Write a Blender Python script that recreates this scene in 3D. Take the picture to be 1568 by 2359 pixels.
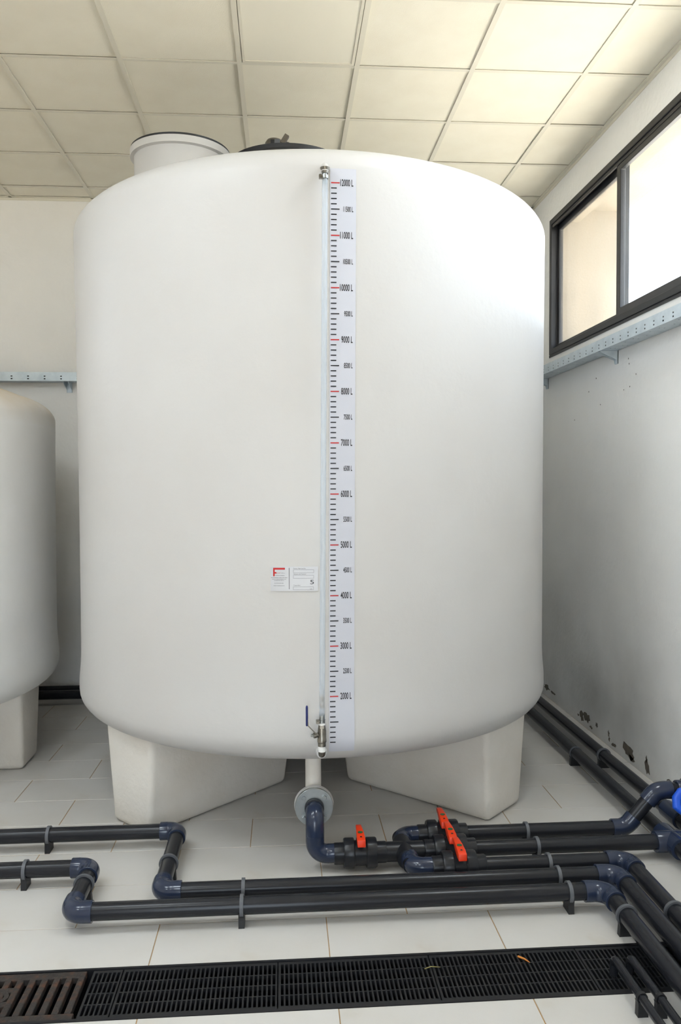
import bpy, bmesh, math, random
from mathutils import Vector, Matrix

random.seed(7)
PI = math.pi
for o in list(bpy.data.objects):
    bpy.data.objects.remove(o)
SC = bpy.context.scene
COL = SC.collection

# ------------------------------------------------------------------ camera
F_PX, YAW, PITCH, ROLL, CAM_H = 1851.3, 0.0711, -0.0345, -0.0045, 1.5947
cd = bpy.data.cameras.new('camera')
cam = bpy.data.objects.new('camera', cd)
COL.objects.link(cam)
fw = Vector((math.sin(YAW) * math.cos(PITCH), math.cos(YAW) * math.cos(PITCH), math.sin(PITCH)))
rt0 = Vector((math.cos(YAW), -math.sin(YAW), 0))
up0 = rt0.cross(fw)
rt = rt0 * math.cos(ROLL) + up0 * math.sin(ROLL)
up = -rt0 * math.sin(ROLL) + up0 * math.cos(ROLL)
m = Matrix.Identity(4)
for i in range(3):
    m[i][0], m[i][1], m[i][2] = rt[i], up[i], -fw[i]
m[2][3] = CAM_H
cam.matrix_world = m
cd.sensor_fit = 'VERTICAL'
cd.sensor_height = 23.6
cd.lens = F_PX / 2359 * 23.6
cd.clip_start = 0.05
cd.clip_end = 200
SC.camera = cam

# ------------------------------------------------------------------ room numbers
XR, YB, ZC = 1.96, 6.22, 3.742      # right wall, back wall, ceiling
XL, YF = -4.2, -1.6                 # left wall, wall behind the camera
WIN_Y0, WIN_Y1, WIN_Z0, WIN_Z1 = 1.19, 5.80, 2.53, 3.505
DOOR_X0, DOOR_X1, DOOR_Z = -1.0, 0.2, 2.4
LW_Y0, LW_Y1 = 4.4, 5.4              # unseen window, added to bring in daylight from the left

# ------------------------------------------------------------------ light
FILL_EMIT = 26.0                          # emission of the unseen ceiling panels added for fill light
w = bpy.data.worlds.new('sky')
SC.world = w
w.use_nodes = True
bg = w.node_tree.nodes['Background']
bg.inputs['Color'].default_value = (0.77, 0.885, 1.0, 1)
bg.inputs['Strength'].default_value = 7.0
sun = bpy.data.lights.new('sun', 'SUN')
sun.energy = 35.0
sun.angle = 0.02
sun.color = (1.0, 0.97, 0.91)
so = bpy.data.objects.new('sun', sun)
COL.objects.link(so)
so.rotation_euler = Vector((-0.25, -0.42, -0.87)).to_track_quat('-Z', 'Y').to_euler()


def portal(name, loc, sx, sy, direction):
    l = bpy.data.lights.new(name, 'AREA')
    l.shape = 'RECTANGLE'
    l.size, l.size_y = sx, sy
    l.cycles.is_portal = True
    o = bpy.data.objects.new(name, l)
    COL.objects.link(o)
    o.location = loc
    o.rotation_euler = Vector(direction).to_track_quat('-Z', 'Z').to_euler()


portal('window_daylight', (XR + 0.28, (WIN_Y0 + WIN_Y1) / 2, (WIN_Z0 + WIN_Z1) / 2), WIN_Y1 - WIN_Y0, WIN_Z1 - WIN_Z0, (-1, 0, 0))
portal('added_window_daylight', (XL - 0.25, (LW_Y0 + LW_Y1) / 2, (WIN_Z0 + WIN_Z1) / 2), LW_Y1 - LW_Y0, WIN_Z1 - WIN_Z0, (1, 0, 0))
portal('doorway_daylight', ((DOOR_X0 + DOOR_X1) / 2, YF - 0.25, DOOR_Z / 2), DOOR_X1 - DOOR_X0, DOOR_Z, (0, 1, 0))
SC.view_settings.view_transform = 'Standard'
SC.view_settings.look = 'None'
SC.view_settings.gamma = 1
SC.view_settings.use_curve_mapping = False
SC.view_settings.exposure = 0.0


# ------------------------------------------------------------------ materials
def lin(c):
    c = c / 255
    return c / 12.92 if c <= 0.04045 else ((c + 0.055) / 1.055) ** 2.4


def rgb(r, g, b):
    return (lin(r), lin(g), lin(b), 1)


def mat(name, col, rough=0.5, metal=0.0, col2=None, nscale=8.0, nfac=(0.35, 0.7), bump=0.0, bscale=60.0, spec=0.5, detail=4, coat=0.0):
    mt = bpy.data.materials.new(name)
    mt.use_nodes = True
    nt = mt.node_tree
    b = nt.nodes['Principled BSDF']
    b.inputs['Base Color'].default_value = rgb(*col)
    b.inputs['Roughness'].default_value = rough
    b.inputs['Metallic'].default_value = metal
    b.inputs['Specular IOR Level'].default_value = spec
    b.inputs['Coat Weight'].default_value = coat
    tc = None
    if col2 or bump:
        tc = nt.nodes.new('ShaderNodeTexCoord')
    if col2:
        n = nt.nodes.new('ShaderNodeTexNoise')
        n.inputs['Scale'].default_value = nscale
        n.inputs['Detail'].default_value = detail
        nt.links.new(tc.outputs['Object'], n.inputs['Vector'])
        r = nt.nodes.new('ShaderNodeValToRGB')
        r.color_ramp.elements[0].position, r.color_ramp.elements[1].position = nfac
        r.color_ramp.elements[0].color = rgb(*col)
        r.color_ramp.elements[1].color = rgb(*col2)
        nt.links.new(n.outputs['Fac'], r.inputs['Fac'])
        nt.links.new(r.outputs['Color'], b.inputs['Base Color'])
    if bump:
        n2 = nt.nodes.new('ShaderNodeTexNoise')
        n2.inputs['Scale'].default_value = bscale
        n2.inputs['Detail'].default_value = 3
        nt.links.new(tc.outputs['Object'], n2.inputs['Vector'])
        bp = nt.nodes.new('ShaderNodeBump')
        bp.inputs['Strength'].default_value = bump
        bp.inputs['Distance'].default_value = 0.01
        nt.links.new(n2.outputs['Fac'], bp.inputs['Height'])
        nt.links.new(bp.outputs['Normal'], b.inputs['Normal'])
    return mt


def add_layer(mt, col, scale, lo, hi, zlo=None, zhi=None, stretch=(1, 1, 1), amount=1.0, detail=4):
    """mix another colour in by noise, optionally only between two object-space heights"""
    nt = mt.node_tree
    b = nt.nodes['Principled BSDF']
    tc = nt.nodes.new('ShaderNodeTexCoord')
    mp = nt.nodes.new('ShaderNodeMapping')
    mp.inputs['Scale'].default_value = stretch
    nt.links.new(tc.outputs['Object'], mp.inputs['Vector'])
    n = nt.nodes.new('ShaderNodeTexNoise')
    n.inputs['Scale'].default_value = scale
    n.inputs['Detail'].default_value = detail
    nt.links.new(mp.outputs['Vector'], n.inputs['Vector'])
    mr = nt.nodes.new('ShaderNodeMapRange')
    mr.inputs['From Min'].default_value = lo
    mr.inputs['From Max'].default_value = hi
    mr.inputs['To Max'].default_value = amount
    nt.links.new(n.outputs['Fac'], mr.inputs['Value'])
    fac = mr.outputs['Result']
    if zlo is not None:
        sp = nt.nodes.new('ShaderNodeSeparateXYZ')
        nt.links.new(tc.outputs['Object'], sp.inputs['Vector'])
        m2 = nt.nodes.new('ShaderNodeMapRange')
        m2.inputs['From Min'].default_value = zlo
        m2.inputs['From Max'].default_value = zhi
        nt.links.new(sp.outputs['Z'], m2.inputs['Value'])
        mu = nt.nodes.new('ShaderNodeMath')
        mu.operation = 'MULTIPLY'
        nt.links.new(fac, mu.inputs[0])
        nt.links.new(m2.outputs['Result'], mu.inputs[1])
        fac = mu.outputs[0]
    mx = nt.nodes.new('ShaderNodeMix')
    mx.data_type = 'RGBA'
    nt.links.new(fac, mx.inputs[0])
    old = b.inputs['Base Color']
    if old.is_linked:
        nt.links.new(old.links[0].from_socket, mx.inputs[6])
    else:
        mx.inputs[6].default_value = old.default_value
    mx.inputs[7].default_value = rgb(*col)
    nt.links.new(mx.outputs[2], b.inputs['Base Color'])


M = {}
M['tank'] = mat('tank_gelcoat', (206, 204, 202), 0.42, col2=(202, 199, 196), nscale=1.6, bump=0.10, bscale=28, spec=0.4)
M['tank2'] = mat('old_tank_gelcoat', (246, 245, 243), 0.5, col2=(241, 239, 235), nscale=2.0, bump=0.12, bscale=28, spec=0.35)
add_layer(M['tank2'], (205, 172, 112), 1.5, 0.25, 0.6, 1.93, 2.09, amount=0.9)
M['leg'] = mat('leg_laminate', (235, 230, 222), 0.55, col2=(222, 214, 203), nscale=2.5, bump=0.25, bscale=40)
M['wall'] = mat('wall_plaster', (246, 244, 240), 0.85, col2=(240, 237, 232), nscale=1.2, bump=0.35, bscale=35, spec=0.2)
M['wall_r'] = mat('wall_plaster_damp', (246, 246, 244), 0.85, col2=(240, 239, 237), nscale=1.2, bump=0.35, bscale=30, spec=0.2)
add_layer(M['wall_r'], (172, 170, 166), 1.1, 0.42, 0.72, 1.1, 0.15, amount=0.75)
M['peel'] = mat('bare_render', (112, 103, 92), 0.9, col2=(90, 84, 76), nscale=30)
M['tile_c'] = mat('ceiling_tile', (240, 235, 220), 0.9, col2=(236, 230, 214), nscale=5, bump=0.12, bscale=220, spec=0.15)
M['tbar'] = mat('ceiling_grid', (224, 219, 204), 0.6)
M['diff'] = mat('light_diffuser', (242, 237, 222), 0.35)
M['floor'] = mat('floor_tile', (205, 202, 198), 0.32, col2=(200, 196, 190), nscale=3, bump=0.03, bscale=50)
add_layer(M['floor'], (176, 158, 128), 3.0, 0.62, 0.78, amount=0.35)
M['grout'] = mat('floor_grout', (176, 138, 88), 0.9, col2=(150, 124, 90), nscale=6)
M['pipe'] = mat('pvc_pipe', (31, 32, 36), 0.26, col2=(36, 37, 41), nscale=5, spec=0.3)
M['fit'] = mat('pvc_fitting', (40, 49, 70), 0.18, col2=(36, 45, 65), nscale=4)
M['fitdark'] = mat('pvc_valve', (27, 28, 32), 0.3, col2=(32, 33, 37), nscale=9, spec=0.35)
M['clip'] = mat('clip_ring', (94, 96, 100), 0.5, col2=(84, 86, 90), nscale=20)
M['clipbase'] = mat('clip_base', (22, 22, 25), 0.5, col2=(28, 28, 30), nscale=20)
M['orange'] = mat('orange_handle', (226, 58, 14), 0.4, col2=(214, 48, 10), nscale=15)
M['green'] = mat('green_mark', (30, 92, 56), 0.5, col2=(24, 80, 48), nscale=30)
M['steel'] = mat('zinc_steel', (184, 188, 188), 0.36, 1.0, col2=(156, 162, 164), nscale=12)
M['stain'] = mat('stainless', (150, 146, 138), 0.32, 1.0, col2=(118, 114, 106), nscale=25)
M['galv'] = mat('galvanised_steel', (206, 216, 222), 0.45, 0.35, col2=(186, 198, 206), nscale=14)
M['black'] = mat('black_plastic', (20, 20, 23), 0.45, col2=(27, 27, 30), nscale=15)
M['grate'] = mat('drain_plastic', (19, 20, 23), 0.5, col2=(15, 16, 19), nscale=10)
M['rust'] = mat('rusty_iron', (46, 40, 36), 0.8, col2=(84, 52, 34), nscale=28, nfac=(0.5, 0.75), bump=0.5, bscale=80)
M['chan'] = mat('drain_channel', (16, 16, 22), 0.5, col2=(10, 10, 14), nscale=10)
M['frame'] = mat('window_frame', (44, 44, 46), 0.45, col2=(38, 38, 40), nscale=8)
M['frame_o'] = mat('window_frame_track', (34, 34, 36), 0.5, col2=(28, 28, 30), nscale=8)
M['render_o'] = mat('exterior_render', (146, 137, 124), 0.9, col2=(138, 129, 116), nscale=3, bump=0.2)
M['ground'] = mat('exterior_ground', (204, 198, 186), 0.95, col2=(190, 184, 172), nscale=1.5)
M['strip'] = mat('scale_film', (204, 205, 214), 0.3, col2=(199, 201, 211), nscale=4)
M['ink'] = mat('black_print', (24, 24, 32), 0.5, col2=(30, 30, 38), nscale=40)
M['redink'] = mat('red_print', (196, 32, 34), 0.5, col2=(186, 28, 30), nscale=40)
M['greyink'] = mat('grey_print', (96, 98, 106), 0.5, col2=(110, 112, 118), nscale=40)
M['plate'] = mat('name_plate', (200, 201, 205), 0.4, 0.15, col2=(194, 195, 200), nscale=12)
M['blue'] = mat('blue_knob', (38, 98, 226), 0.35, col2=(30, 84, 210), nscale=12)
M['bluesl'] = mat('blue_sleeve', (34, 44, 112), 0.4, col2=(28, 38, 100), nscale=20)
M['white'] = mat('white_tape', (244, 243, 240), 0.5, col2=(236, 235, 231), nscale=30)
M['brown'] = mat('vent_plastic', (92, 84, 72), 0.5, col2=(80, 73, 62), nscale=20)
M['twig'] = mat('dry_twig', (206, 132, 54), 0.7, col2=(186, 112, 40), nscale=30)
M['straw'] = mat('dry_straw', (150, 140, 84), 0.8, col2=(130, 118, 66), nscale=30)


def glass_mat(name, tint, alpha, rough, dirt=None):
    mt = bpy.data.materials.new(name)
    mt.use_nodes = True
    nt = mt.node_tree
    b = nt.nodes['Principled BSDF']
    b.inputs['Base Color'].default_value = rgb(*tint)
    b.inputs['Roughness'].default_value = rough
    b.inputs['Alpha'].default_value = alpha
    if dirt:
        tc = nt.nodes.new('ShaderNodeTexCoord')
        n = nt.nodes.new('ShaderNodeTexNoise')
        n.inputs['Scale'].default_value = dirt[0]
        n.inputs['Detail'].default_value = 6
        nt.links.new(tc.outputs['Object'], n.inputs['Vector'])
        mr = nt.nodes.new('ShaderNodeMapRange')
        mr.inputs['From Min'].default_value = 0.35
        mr.inputs['From Max'].default_value = 0.75
        mr.inputs['To Min'].default_value = dirt[1]
        mr.inputs['To Max'].default_value = dirt[2]
        nt.links.new(n.outputs['Fac'], mr.inputs['Value'])
        nt.links.new(mr.outputs['Result'], b.inputs['Alpha'])
    return mt


M['tube'] = glass_mat('clear_tube', (206, 216, 228), 0.36, 0.08)
M['sediment'] = glass_mat('tube_sediment', (186, 164, 128), 0.5, 0.5, (60, 0.15, 0.85))
M['pane_dusty'] = glass_mat('dusty_pane', (222, 214, 202), 0.2, 0.12, (3, 0.12, 0.3))
M['pane'] = glass_mat('window_pane', (235, 240, 242), 0.05, 0.05, (3, 0.03, 0.08))


# ------------------------------------------------------------------ mesh building
class MB:
    def __init__(s):
        s.v, s.f = [], []

    def add(s, vs, fs):
        n = len(s.v)
        s.v += [tuple(p) for p in vs]
        s.f += [tuple(i + n for i in f) for f in fs]
        return s

    def box(s, x0, x1, y0, y1, z0, z1):
        vs = [(x, y, z) for z in (z0, z1) for y in (y0, y1) for x in (x0, x1)]
        return s.add(vs, [(0, 2, 3, 1), (4, 5, 7, 6), (0, 1, 5, 4), (2, 6, 7, 3), (0, 4, 6, 2), (1, 3, 7, 5)])

    def hexa(s, bot, top):
        n = len(bot)
        fs = [tuple(range(n - 1, -1, -1)), tuple(range(n, 2 * n))]
        fs += [(i, (i + 1) % n, n + (i + 1) % n, n + i) for i in range(n)]
        return s.add(list(bot) + list(top), fs)

    def sweep(s, pts, rad, n=24, cap=True, squash=None):
        pts = [Vector(p) for p in pts]
        if not isinstance(rad, (list, tuple)):
            rad = [rad] * len(pts)
        k = len(pts)
        tan = []
        for i in range(k):
            a = pts[max(i - 1, 0)]
            b = pts[min(i + 1, k - 1)]
            t = (b - a)
            if t.length < 1e-9:
                t = tan[-1] if tan else Vector((0, 0, 1))
            tan.append(t.normalized())
        ref = Vector((0, 0, 1)) if abs(tan[0].z) < 0.9 else Vector((0, 1, 0))
        u = (ref - tan[0] * ref.dot(tan[0])).normalized()
        vs = []
        for i in range(k):
            u = (u - tan[i] * u.dot(tan[i])).normalized()
            w_ = tan[i].cross(u)
            for j in range(n):
                a = 2 * PI * j / n
                vs.append(pts[i] + (u * math.cos(a) + w_ * math.sin(a)) * rad[i])
        fs = []
        for i in range(k - 1):
            for j in range(n):
                fs.append((i * n + j, i * n + (j + 1) % n, (i + 1) * n + (j + 1) % n, (i + 1) * n + j))
        if cap:
            fs.append(tuple(range(n - 1, -1, -1)))
            fs.append(tuple((k - 1) * n + j for j in range(n)))
        return s.add(vs, fs)

    def revolve(s, prof, c=(0, 0, 0), n=64, axis='Z', rfun=None):
        """prof: list of (r, h); closed at ends where r == 0"""
        vs, fs, rings = [], [], []
        for (r, h) in prof:
            if r < 1e-6:
                rings.append([len(vs)])
                vs.append((0, 0, h))
            else:
                ring = []
                for j in range(n):
                    a = 2 * PI * j / n
                    rr = rfun(r, h, j, n) if rfun else r
                    ring.append(len(vs))
                    vs.append((rr * math.cos(a), rr * math.sin(a), h))
                rings.append(ring)
        for a, b in zip(rings[:-1], rings[1:]):
            if len(a) == 1 and len(b) == 1:
                continue
            for j in range(n):
                k = (j + 1) % n
                if len(a) == 1:
                    fs.append((a[0], b[k], b[j]))
                elif len(b) == 1:
                    fs.append((a[j], a[k], b[0]))
                else:
                    fs.append((a[j], a[k], b[k], b[j]))
        if axis == 'X':
            vs = [(z, x, y) for x, y, z in vs]
        elif axis == 'Y':
            vs = [(y, z, x) for x, y, z in vs]
        vs = [(x + c[0], y + c[1], z + c[2]) for x, y, z in vs]
        return s.add(vs, fs)

    def plate(s, us, vs_, holes, fn, t):
        """grid plate with rectangular holes. us, vs_: sorted coordinates; holes: set of (i, j) cells left open; fn(u, v, d) -> point"""
        idx = {}
        V, Fc = [], []

        def g(i, j, d):
            key = (i, j, d)
            if key not in idx:
                idx[key] = len(V)
                V.append(fn(us[i], vs_[j], t * d))
            return idx[key]
        nu, nv = len(us) - 1, len(vs_) - 1

        def solid(i, j):
            return 0 <= i < nu and 0 <= j < nv and (i, j) not in holes
        for i in range(nu):
            for j in range(nv):
                if not solid(i, j):
                    continue
                Fc.append((g(i, j, 0), g(i, j + 1, 0), g(i + 1, j + 1, 0), g(i + 1, j, 0)))
                Fc.append((g(i, j, 1), g(i + 1, j, 1), g(i + 1, j + 1, 1), g(i, j + 1, 1)))
                if not solid(i - 1, j):
                    Fc.append((g(i, j, 0), g(i, j, 1), g(i, j + 1, 1), g(i, j + 1, 0)))
                if not solid(i + 1, j):
                    Fc.append((g(i + 1, j, 0), g(i + 1, j + 1, 0), g(i + 1, j + 1, 1), g(i + 1, j, 1)))
                if not solid(i, j - 1):
                    Fc.append((g(i, j, 0), g(i + 1, j, 0), g(i + 1, j, 1), g(i, j, 1)))
                if not solid(i, j + 1):
                    Fc.append((g(i, j + 1, 0), g(i, j + 1, 1), g(i + 1, j + 1, 1), g(i + 1, j + 1, 0)))
        return s.add(V, Fc)

    def mesh(s, name, mt, org=(0, 0, 0), smooth=None, bevel=0, bseg=2):
        me = bpy.data.meshes.new(name)
        me.from_pydata([(x - org[0], y - org[1], z - org[2]) for x, y, z in s.v], [], s.f)
        bm = bmesh.new()
        bm.from_mesh(me)
        bmesh.ops.recalc_face_normals(bm, faces=bm.faces)
        if bevel:
            ed = [e for e in bm.edges if len(e.link_faces) == 2 and e.calc_face_angle(0) > 0.5]
            bmesh.ops.bevel(bm, geom=ed, offset=bevel, segments=bseg, affect='EDGES', profile=0.5, clamp_overlap=True)
        bm.to_mesh(me)
        bm.free()
        if smooth is not None:
            me.polygons.foreach_set('use_smooth', [True] * len(me.polygons))
            me.set_sharp_from_angle(angle=math.radians(smooth))
        me.materials.append(mt)
        return me

    def build(s, name, mt, parent=None, smooth=None, bevel=0, bseg=2, org=None):
        if org is None:
            org = tuple(parent['_org']) if parent is not None and '_org' in parent else (0, 0, 0)
        o = bpy.data.objects.new(name, s.mesh(name, mt, org, smooth, bevel, bseg))
        COL.objects.link(o)
        if parent is not None:
            o.parent = parent
            if '_org' in parent:
                o['_org'] = tuple(parent['_org'])
        else:
            o.location = org
        return o


def thing(name, label, cat, org=(0, 0, 0), group=None, kind=None):
    o = bpy.data.objects.new(name, None)
    o.empty_display_size = 0.1
    COL.objects.link(o)
    o.location = org
    o['_org'] = tuple(float(c) for c in org)
    tag(o, label, cat, group, kind)
    return o


def tag(o, label=None, cat=None, group=None, kind=None):
    if label:
        o['label'] = label
    if cat:
        o['category'] = cat
    if group:
        o['group'] = group
    if kind:
        o['kind'] = kind
    return o


def copy_tree(o, parent=None):
    c = o.copy()
    COL.objects.link(c)
    if parent is not None:
        c.parent = parent
    for ch in list(o.children):
        copy_tree(ch, c)
    return c


# ------------------------------------------------------------------ structure: walls
ob = MB()
ob.box(XL - 0.2, XR, YB, YB + 0.2, -0.2, ZC + 0.3)
tag(ob.build('wall_back', M['wall']), 'rough white plaster wall behind the tanks', kind='structure')

us = [YF, WIN_Y0, WIN_Y1, YB + 0.2]
zs = [-0.2, WIN_Z0, WIN_Z1, ZC + 0.3]
wr = MB().plate(us, zs, {(1, 1)}, lambda u, v, d: (XR + d, u, v), 0.2)
wall_r = tag(wr.build('wall_right', M['wall_r']), 'white plaster wall with flaking paint along its foot', kind='structure')
wl = MB().plate([YF, LW_Y0, LW_Y1, YB], [-0.2, WIN_Z0, WIN_Z1, ZC + 0.3], {(1, 1)}, lambda u, v, d: (XL - d, u, v), 0.2)
tag(wl.build('wall_left', M['wall']), 'white plaster side wall with an added high window', kind='structure')
wf = MB().plate([XL - 0.2, DOOR_X0, DOOR_X1, XR + 0.2], [-0.2, 0.0, DOOR_Z, ZC + 0.3], {(1, 1)}, lambda u, v, d: (u, YF - d, v), 0.2)
tag(wf.build('wall_front', M['wall']), 'white wall with the wide doorway facing the tanks', kind='structure')


def patch(y, z, sy, sz, seed, tilt=0.0):
    r = random.Random(seed)
    n = 13
    ring = []
    for i in range(n):
        a = 2 * PI * i / n
        k = r.uniform(0.45, 1.25)
        dy, dz = math.cos(a) * sy * k, math.sin(a) * sz * k
        ring.append((dy * math.cos(tilt) - dz * math.sin(tilt), dy * math.sin(tilt) + dz * math.cos(tilt)))
    ring = [(a, max(b, -z + 0.004)) for a, b in ring]
    b = MB().hexa([(XR - 0.0004, y + a, z + c) for a, c in ring], [(XR - 0.002, y + a, z + c) for a, c in ring])
    b.build('peeled_patch', M['peel'], wall_r)


for i, (y, z, sy, sz) in enumerate([(5.84, .07, .035, .022), (5.72, .062, .03, .012), (5.14, .056, .02, .03), (5.05, .075, .028, .036), (4.886, .07, .012, .02), (4.70, .075, .006, .022),
                                    (4.69, .045, .006, .018), (4.62, .03, .018, .012), (4.42, .058, .048, .042), (4.375, .035, .02, .02), (4.18, .05, .02, .042), (4.19, .09, .006, .02),
                                    (4.98, .03, .012, .01), (3.93, .055, .02, .03), (5.2, .045, .008, .008)]):
    patch(y, z, sy * 1.9, sz, i + 3)
for i, (y, z) in enumerate([(4.46, 2.30), (4.45, 2.27), (4.52, 2.13), (4.44, 2.14), (4.36, 2.20), (4.86, 2.08), (4.93, 2.25), (5.3, 2.02), (5.05, 2.18)]):
    patch(y, z, 0.003, 0.004, i + 40)

# ------------------------------------------------------------------ structure: floor
DR_Y0, DR_Y1 = 2.388, 2.652
DR_X0, DR_X1 = -2.05, XR
fl = MB()
fl.box(XL, XR, YF - 1.0, DR_Y0, -0.2, -0.002)
fl.box(XL, XR, DR_Y1, YB, -0.2, -0.002)
fl.box(XL, DR_X0, DR_Y0, DR_Y1, -0.2, -0.002)
floor = tag(fl.build('floor', M['grout']), 'cream tiled floor with brown joints', kind='structure')
TX, TY, GR = 0.604, 0.3005, 0.0035
tile_cache = {}


def floor_tile(x0, x1, y0, y1):
    key = (round(x1 - x0, 3), round(y1 - y0, 3))
    if key not in tile_cache:
        b = MB().box(-key[0] / 2, key[0] / 2, -key[1] / 2, key[1] / 2, -0.012, 0)
        tile_cache[key] = b.mesh('floor_tile', M['floor'], bevel=0.0012, bseg=1)
    o = bpy.data.objects.new('floor_tile', tile_cache[key])
    COL.objects.link(o)
    o.location = ((x0 + x1) / 2, (y0 + y1) / 2, random.uniform(-0.0004, 0.0004))
    o.parent = floor


for k in range(-7, 13):
    y0 = 2.607 + TY * k + GR / 2
    y1 = y0 + TY - GR
    if k == 0:
        y0 = DR_Y1 + 0.001
    if k <= -1:
        y1 = DR_Y0 - 0.001 + TY * (k + 1)
        y0 = y1 - TY + GR
    y1 = min(y1, YB - 0.002)
    if y1 - y0 < 0.02:
        continue
    ph = (0.147 if k % 2 == 0 else -0.155) if k >= 0 else (0.158 if k % 2 else -0.144)
    for i in range(-5, 5):
        x0 = ph + TX * i + GR / 2
        x1 = min(x0 + TX - GR, XR - 0.002)
        if x1 - x0 < 0.03:
            continue
        floor_tile(x0, x1, y0, y1)

ch = MB()
ch.box(DR_X0, DR_X1, DR_Y0, DR_Y1, -0.19, -0.15)
ch.box(DR_X0, DR_X1, DR_Y0, DR_Y0 + 0.010, -0.15, 0.002)
ch.box(DR_X0, DR_X1, DR_Y1 - 0.010, DR_Y1, -0.15, 0.002)
ch.box(DR_X0, DR_X0 + 0.01, DR_Y0, DR_Y1, -0.15, 0.002)
tag(ch.build('trim_1', M['chan']), 'dark channel of the floor drain under its gratings', kind='structure')

# ------------------------------------------------------------------ structure: ceiling
GX, GY = -1.406, 3.596
xs = [XL] + [GX + 0.6 * i for i in range(-4, 6)] + [XR]
xs = [x for i, x in enumerate(xs) if i == 0 or x - xs[i - 1] > 0.05]
ys = [YF] + [GY + 0.6 * i for i in range(-8, 5)] + [YB]
cl = MB().box(XL, XR, YF, YB, ZC + 0.05, ZC + 0.25)
ceiling = tag(cl.build('ceiling', M['tile_c']), 'suspended ceiling of cream square panels in a metal grid', kind='structure')
LIGHT = (round(GX + 1.2, 3), round(GY, 3))
ADDED_LIT = [(4, -2), (0, -3), (-2, -3), (0, -6), (-3, -6)]  # unseen panels, added and placed to brighten floor, walls and tanks
SKIP = {LIGHT} | {(round(GX + 0.6 * c_, 3), round(GY + 0.6 * r_, 3)) for c_, r_ in ADDED_LIT}
ct_cache = {}
for i in range(len(xs) - 1):
    for j in range(len(ys) - 1):
        if (round(xs[i], 3), round(ys[j], 3)) in SKIP:
            continue
        sx, sy = xs[i + 1] - xs[i] - 0.012, ys[j + 1] - ys[j] - 0.012
        key = (round(sx, 3), round(sy, 3))
        if key not in ct_cache:
            ct_cache[key] = MB().box(-sx / 2, sx / 2, -sy / 2, sy / 2, 0, 0.014).mesh('ceiling_panel', M['tile_c'], bevel=0.002, bseg=1)
        o = bpy.data.objects.new('ceiling_panel', ct_cache[key])
        COL.objects.link(o)
        o.parent = ceiling
        o.location = ((xs[i] + xs[i + 1]) / 2, (ys[j] + ys[j + 1]) / 2, ZC + 0.004 + random.uniform(-0.001, 0.003))
        o.rotation_euler = (random.uniform(-.002, .002), random.uniform(-.002, .002), 0)
TB = 0.013
for x in xs[1:-1]:
    MB().box(x - TB, x + TB, YF, YB, ZC - 0.003, ZC + 0.001).box(x - 0.003, x + 0.003, YF, YB, ZC, ZC + 0.03).build('grid_bar', M['tbar'], ceiling)
for j, y in enumerate(ys[1:-1]):
    for i in range(len(xs) - 1):
        a = xs[i] + (TB if i else 0)
        b = xs[i + 1] - (TB if i < len(xs) - 2 else 0)
        if i >= 2:
            MB().box(a, b, y - TB * .85, y + TB * .85, ZC - 0.0022, ZC + 0.001).build('grid_bar', M['tbar'], ceiling)
tag(MB().box(XR - 0.024, XR - 0.0005, YF, YB, ZC - 0.003, ZC + 0.001).box(XR - 0.003, XR - 0.0005, YF, YB, ZC - 0.022, ZC).build('trim_2', M['tbar']), 'cream wall angle edging the ceiling along the window wall', kind='structure')
tag(MB().box(XL, XR, YB - 0.024, YB - 0.0005, ZC - 0.003, ZC + 0.001).box(XL, XR, YB - 0.003, YB - 0.0005, ZC - 0.022, ZC).build('trim_3', M['tbar']), 'cream wall angle edging the ceiling along the back wall', kind='structure')

M['lit'] = mat('added_panel_diffuser', (245, 242, 235), 0.4, col2=(240, 237, 230), nscale=3)  # glowing face of the added panels out of view
_e = M['lit'].node_tree.nodes['Principled BSDF']
_e.inputs['Emission Color'].default_value = (0.84, 0.93, 1.0, 1)
_e.inputs['Emission Strength'].default_value = FILL_EMIT


def ceiling_light(lx, ly, label, lit, group=None):
    lp = thing('ceiling_light', label, 'ceiling light', (lx + 0.3, ly + 0.3, ZC), group)
    us = [lx + 0.016, lx + 0.030, lx + 0.570, lx + 0.584]
    vs = [ly + 0.016, ly + 0.030, ly + 0.570, ly + 0.584]
    MB().plate(us, vs, {(1, 1)}, lambda u, v, d: (u, v, ZC - 0.004 + d), 0.010).build('frame', M['tbar'], lp)
    MB().box(lx + 0.030, lx + 0.570, ly + 0.030, ly + 0.570, ZC + 0.000, ZC + 0.006).build('diffuser', M['lit'] if lit else M['diff'], lp)


ceiling_light(LIGHT[0], LIGHT[1], 'unlit square ceiling light panel with a smooth diffuser and slim frame', False)
ADDED_LABELS = ['added unseen lit ceiling panel beside the window wall', 'added unseen lit ceiling panel nearest the large tank', 'added unseen lit ceiling panel in front of the shorter tank',
              'added unseen lit ceiling panel directly over the viewer', 'added unseen lit ceiling panel far left behind the viewer']
for (c_, r_), lab_ in zip(ADDED_LIT, ADDED_LABELS):
    ceiling_light(GX + 0.6 * c_, GY + 0.6 * r_, lab_, True, 'added unseen lit ceiling panels')

# ------------------------------------------------------------------ structure: window in the right wall and outside
win = thing('window_1', 'dark grey framed sliding window high in the right wall', None, (XR, (WIN_Y0 + WIN_Y1) / 2, WIN_Z0), kind='structure')


def yz_frame(name, mt, x0, x1, y0, y1, z0, z1, w_, parent):
    return MB().plate([y0, y0 + w_, y1 - w_, y1], [z0, z0 + w_, z1 - w_, z1], {(1, 1)}, lambda u, v, d: (x0 + d, u, v), x1 - x0).build(name, mt, parent, bevel=0.003, bseg=1)


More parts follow.
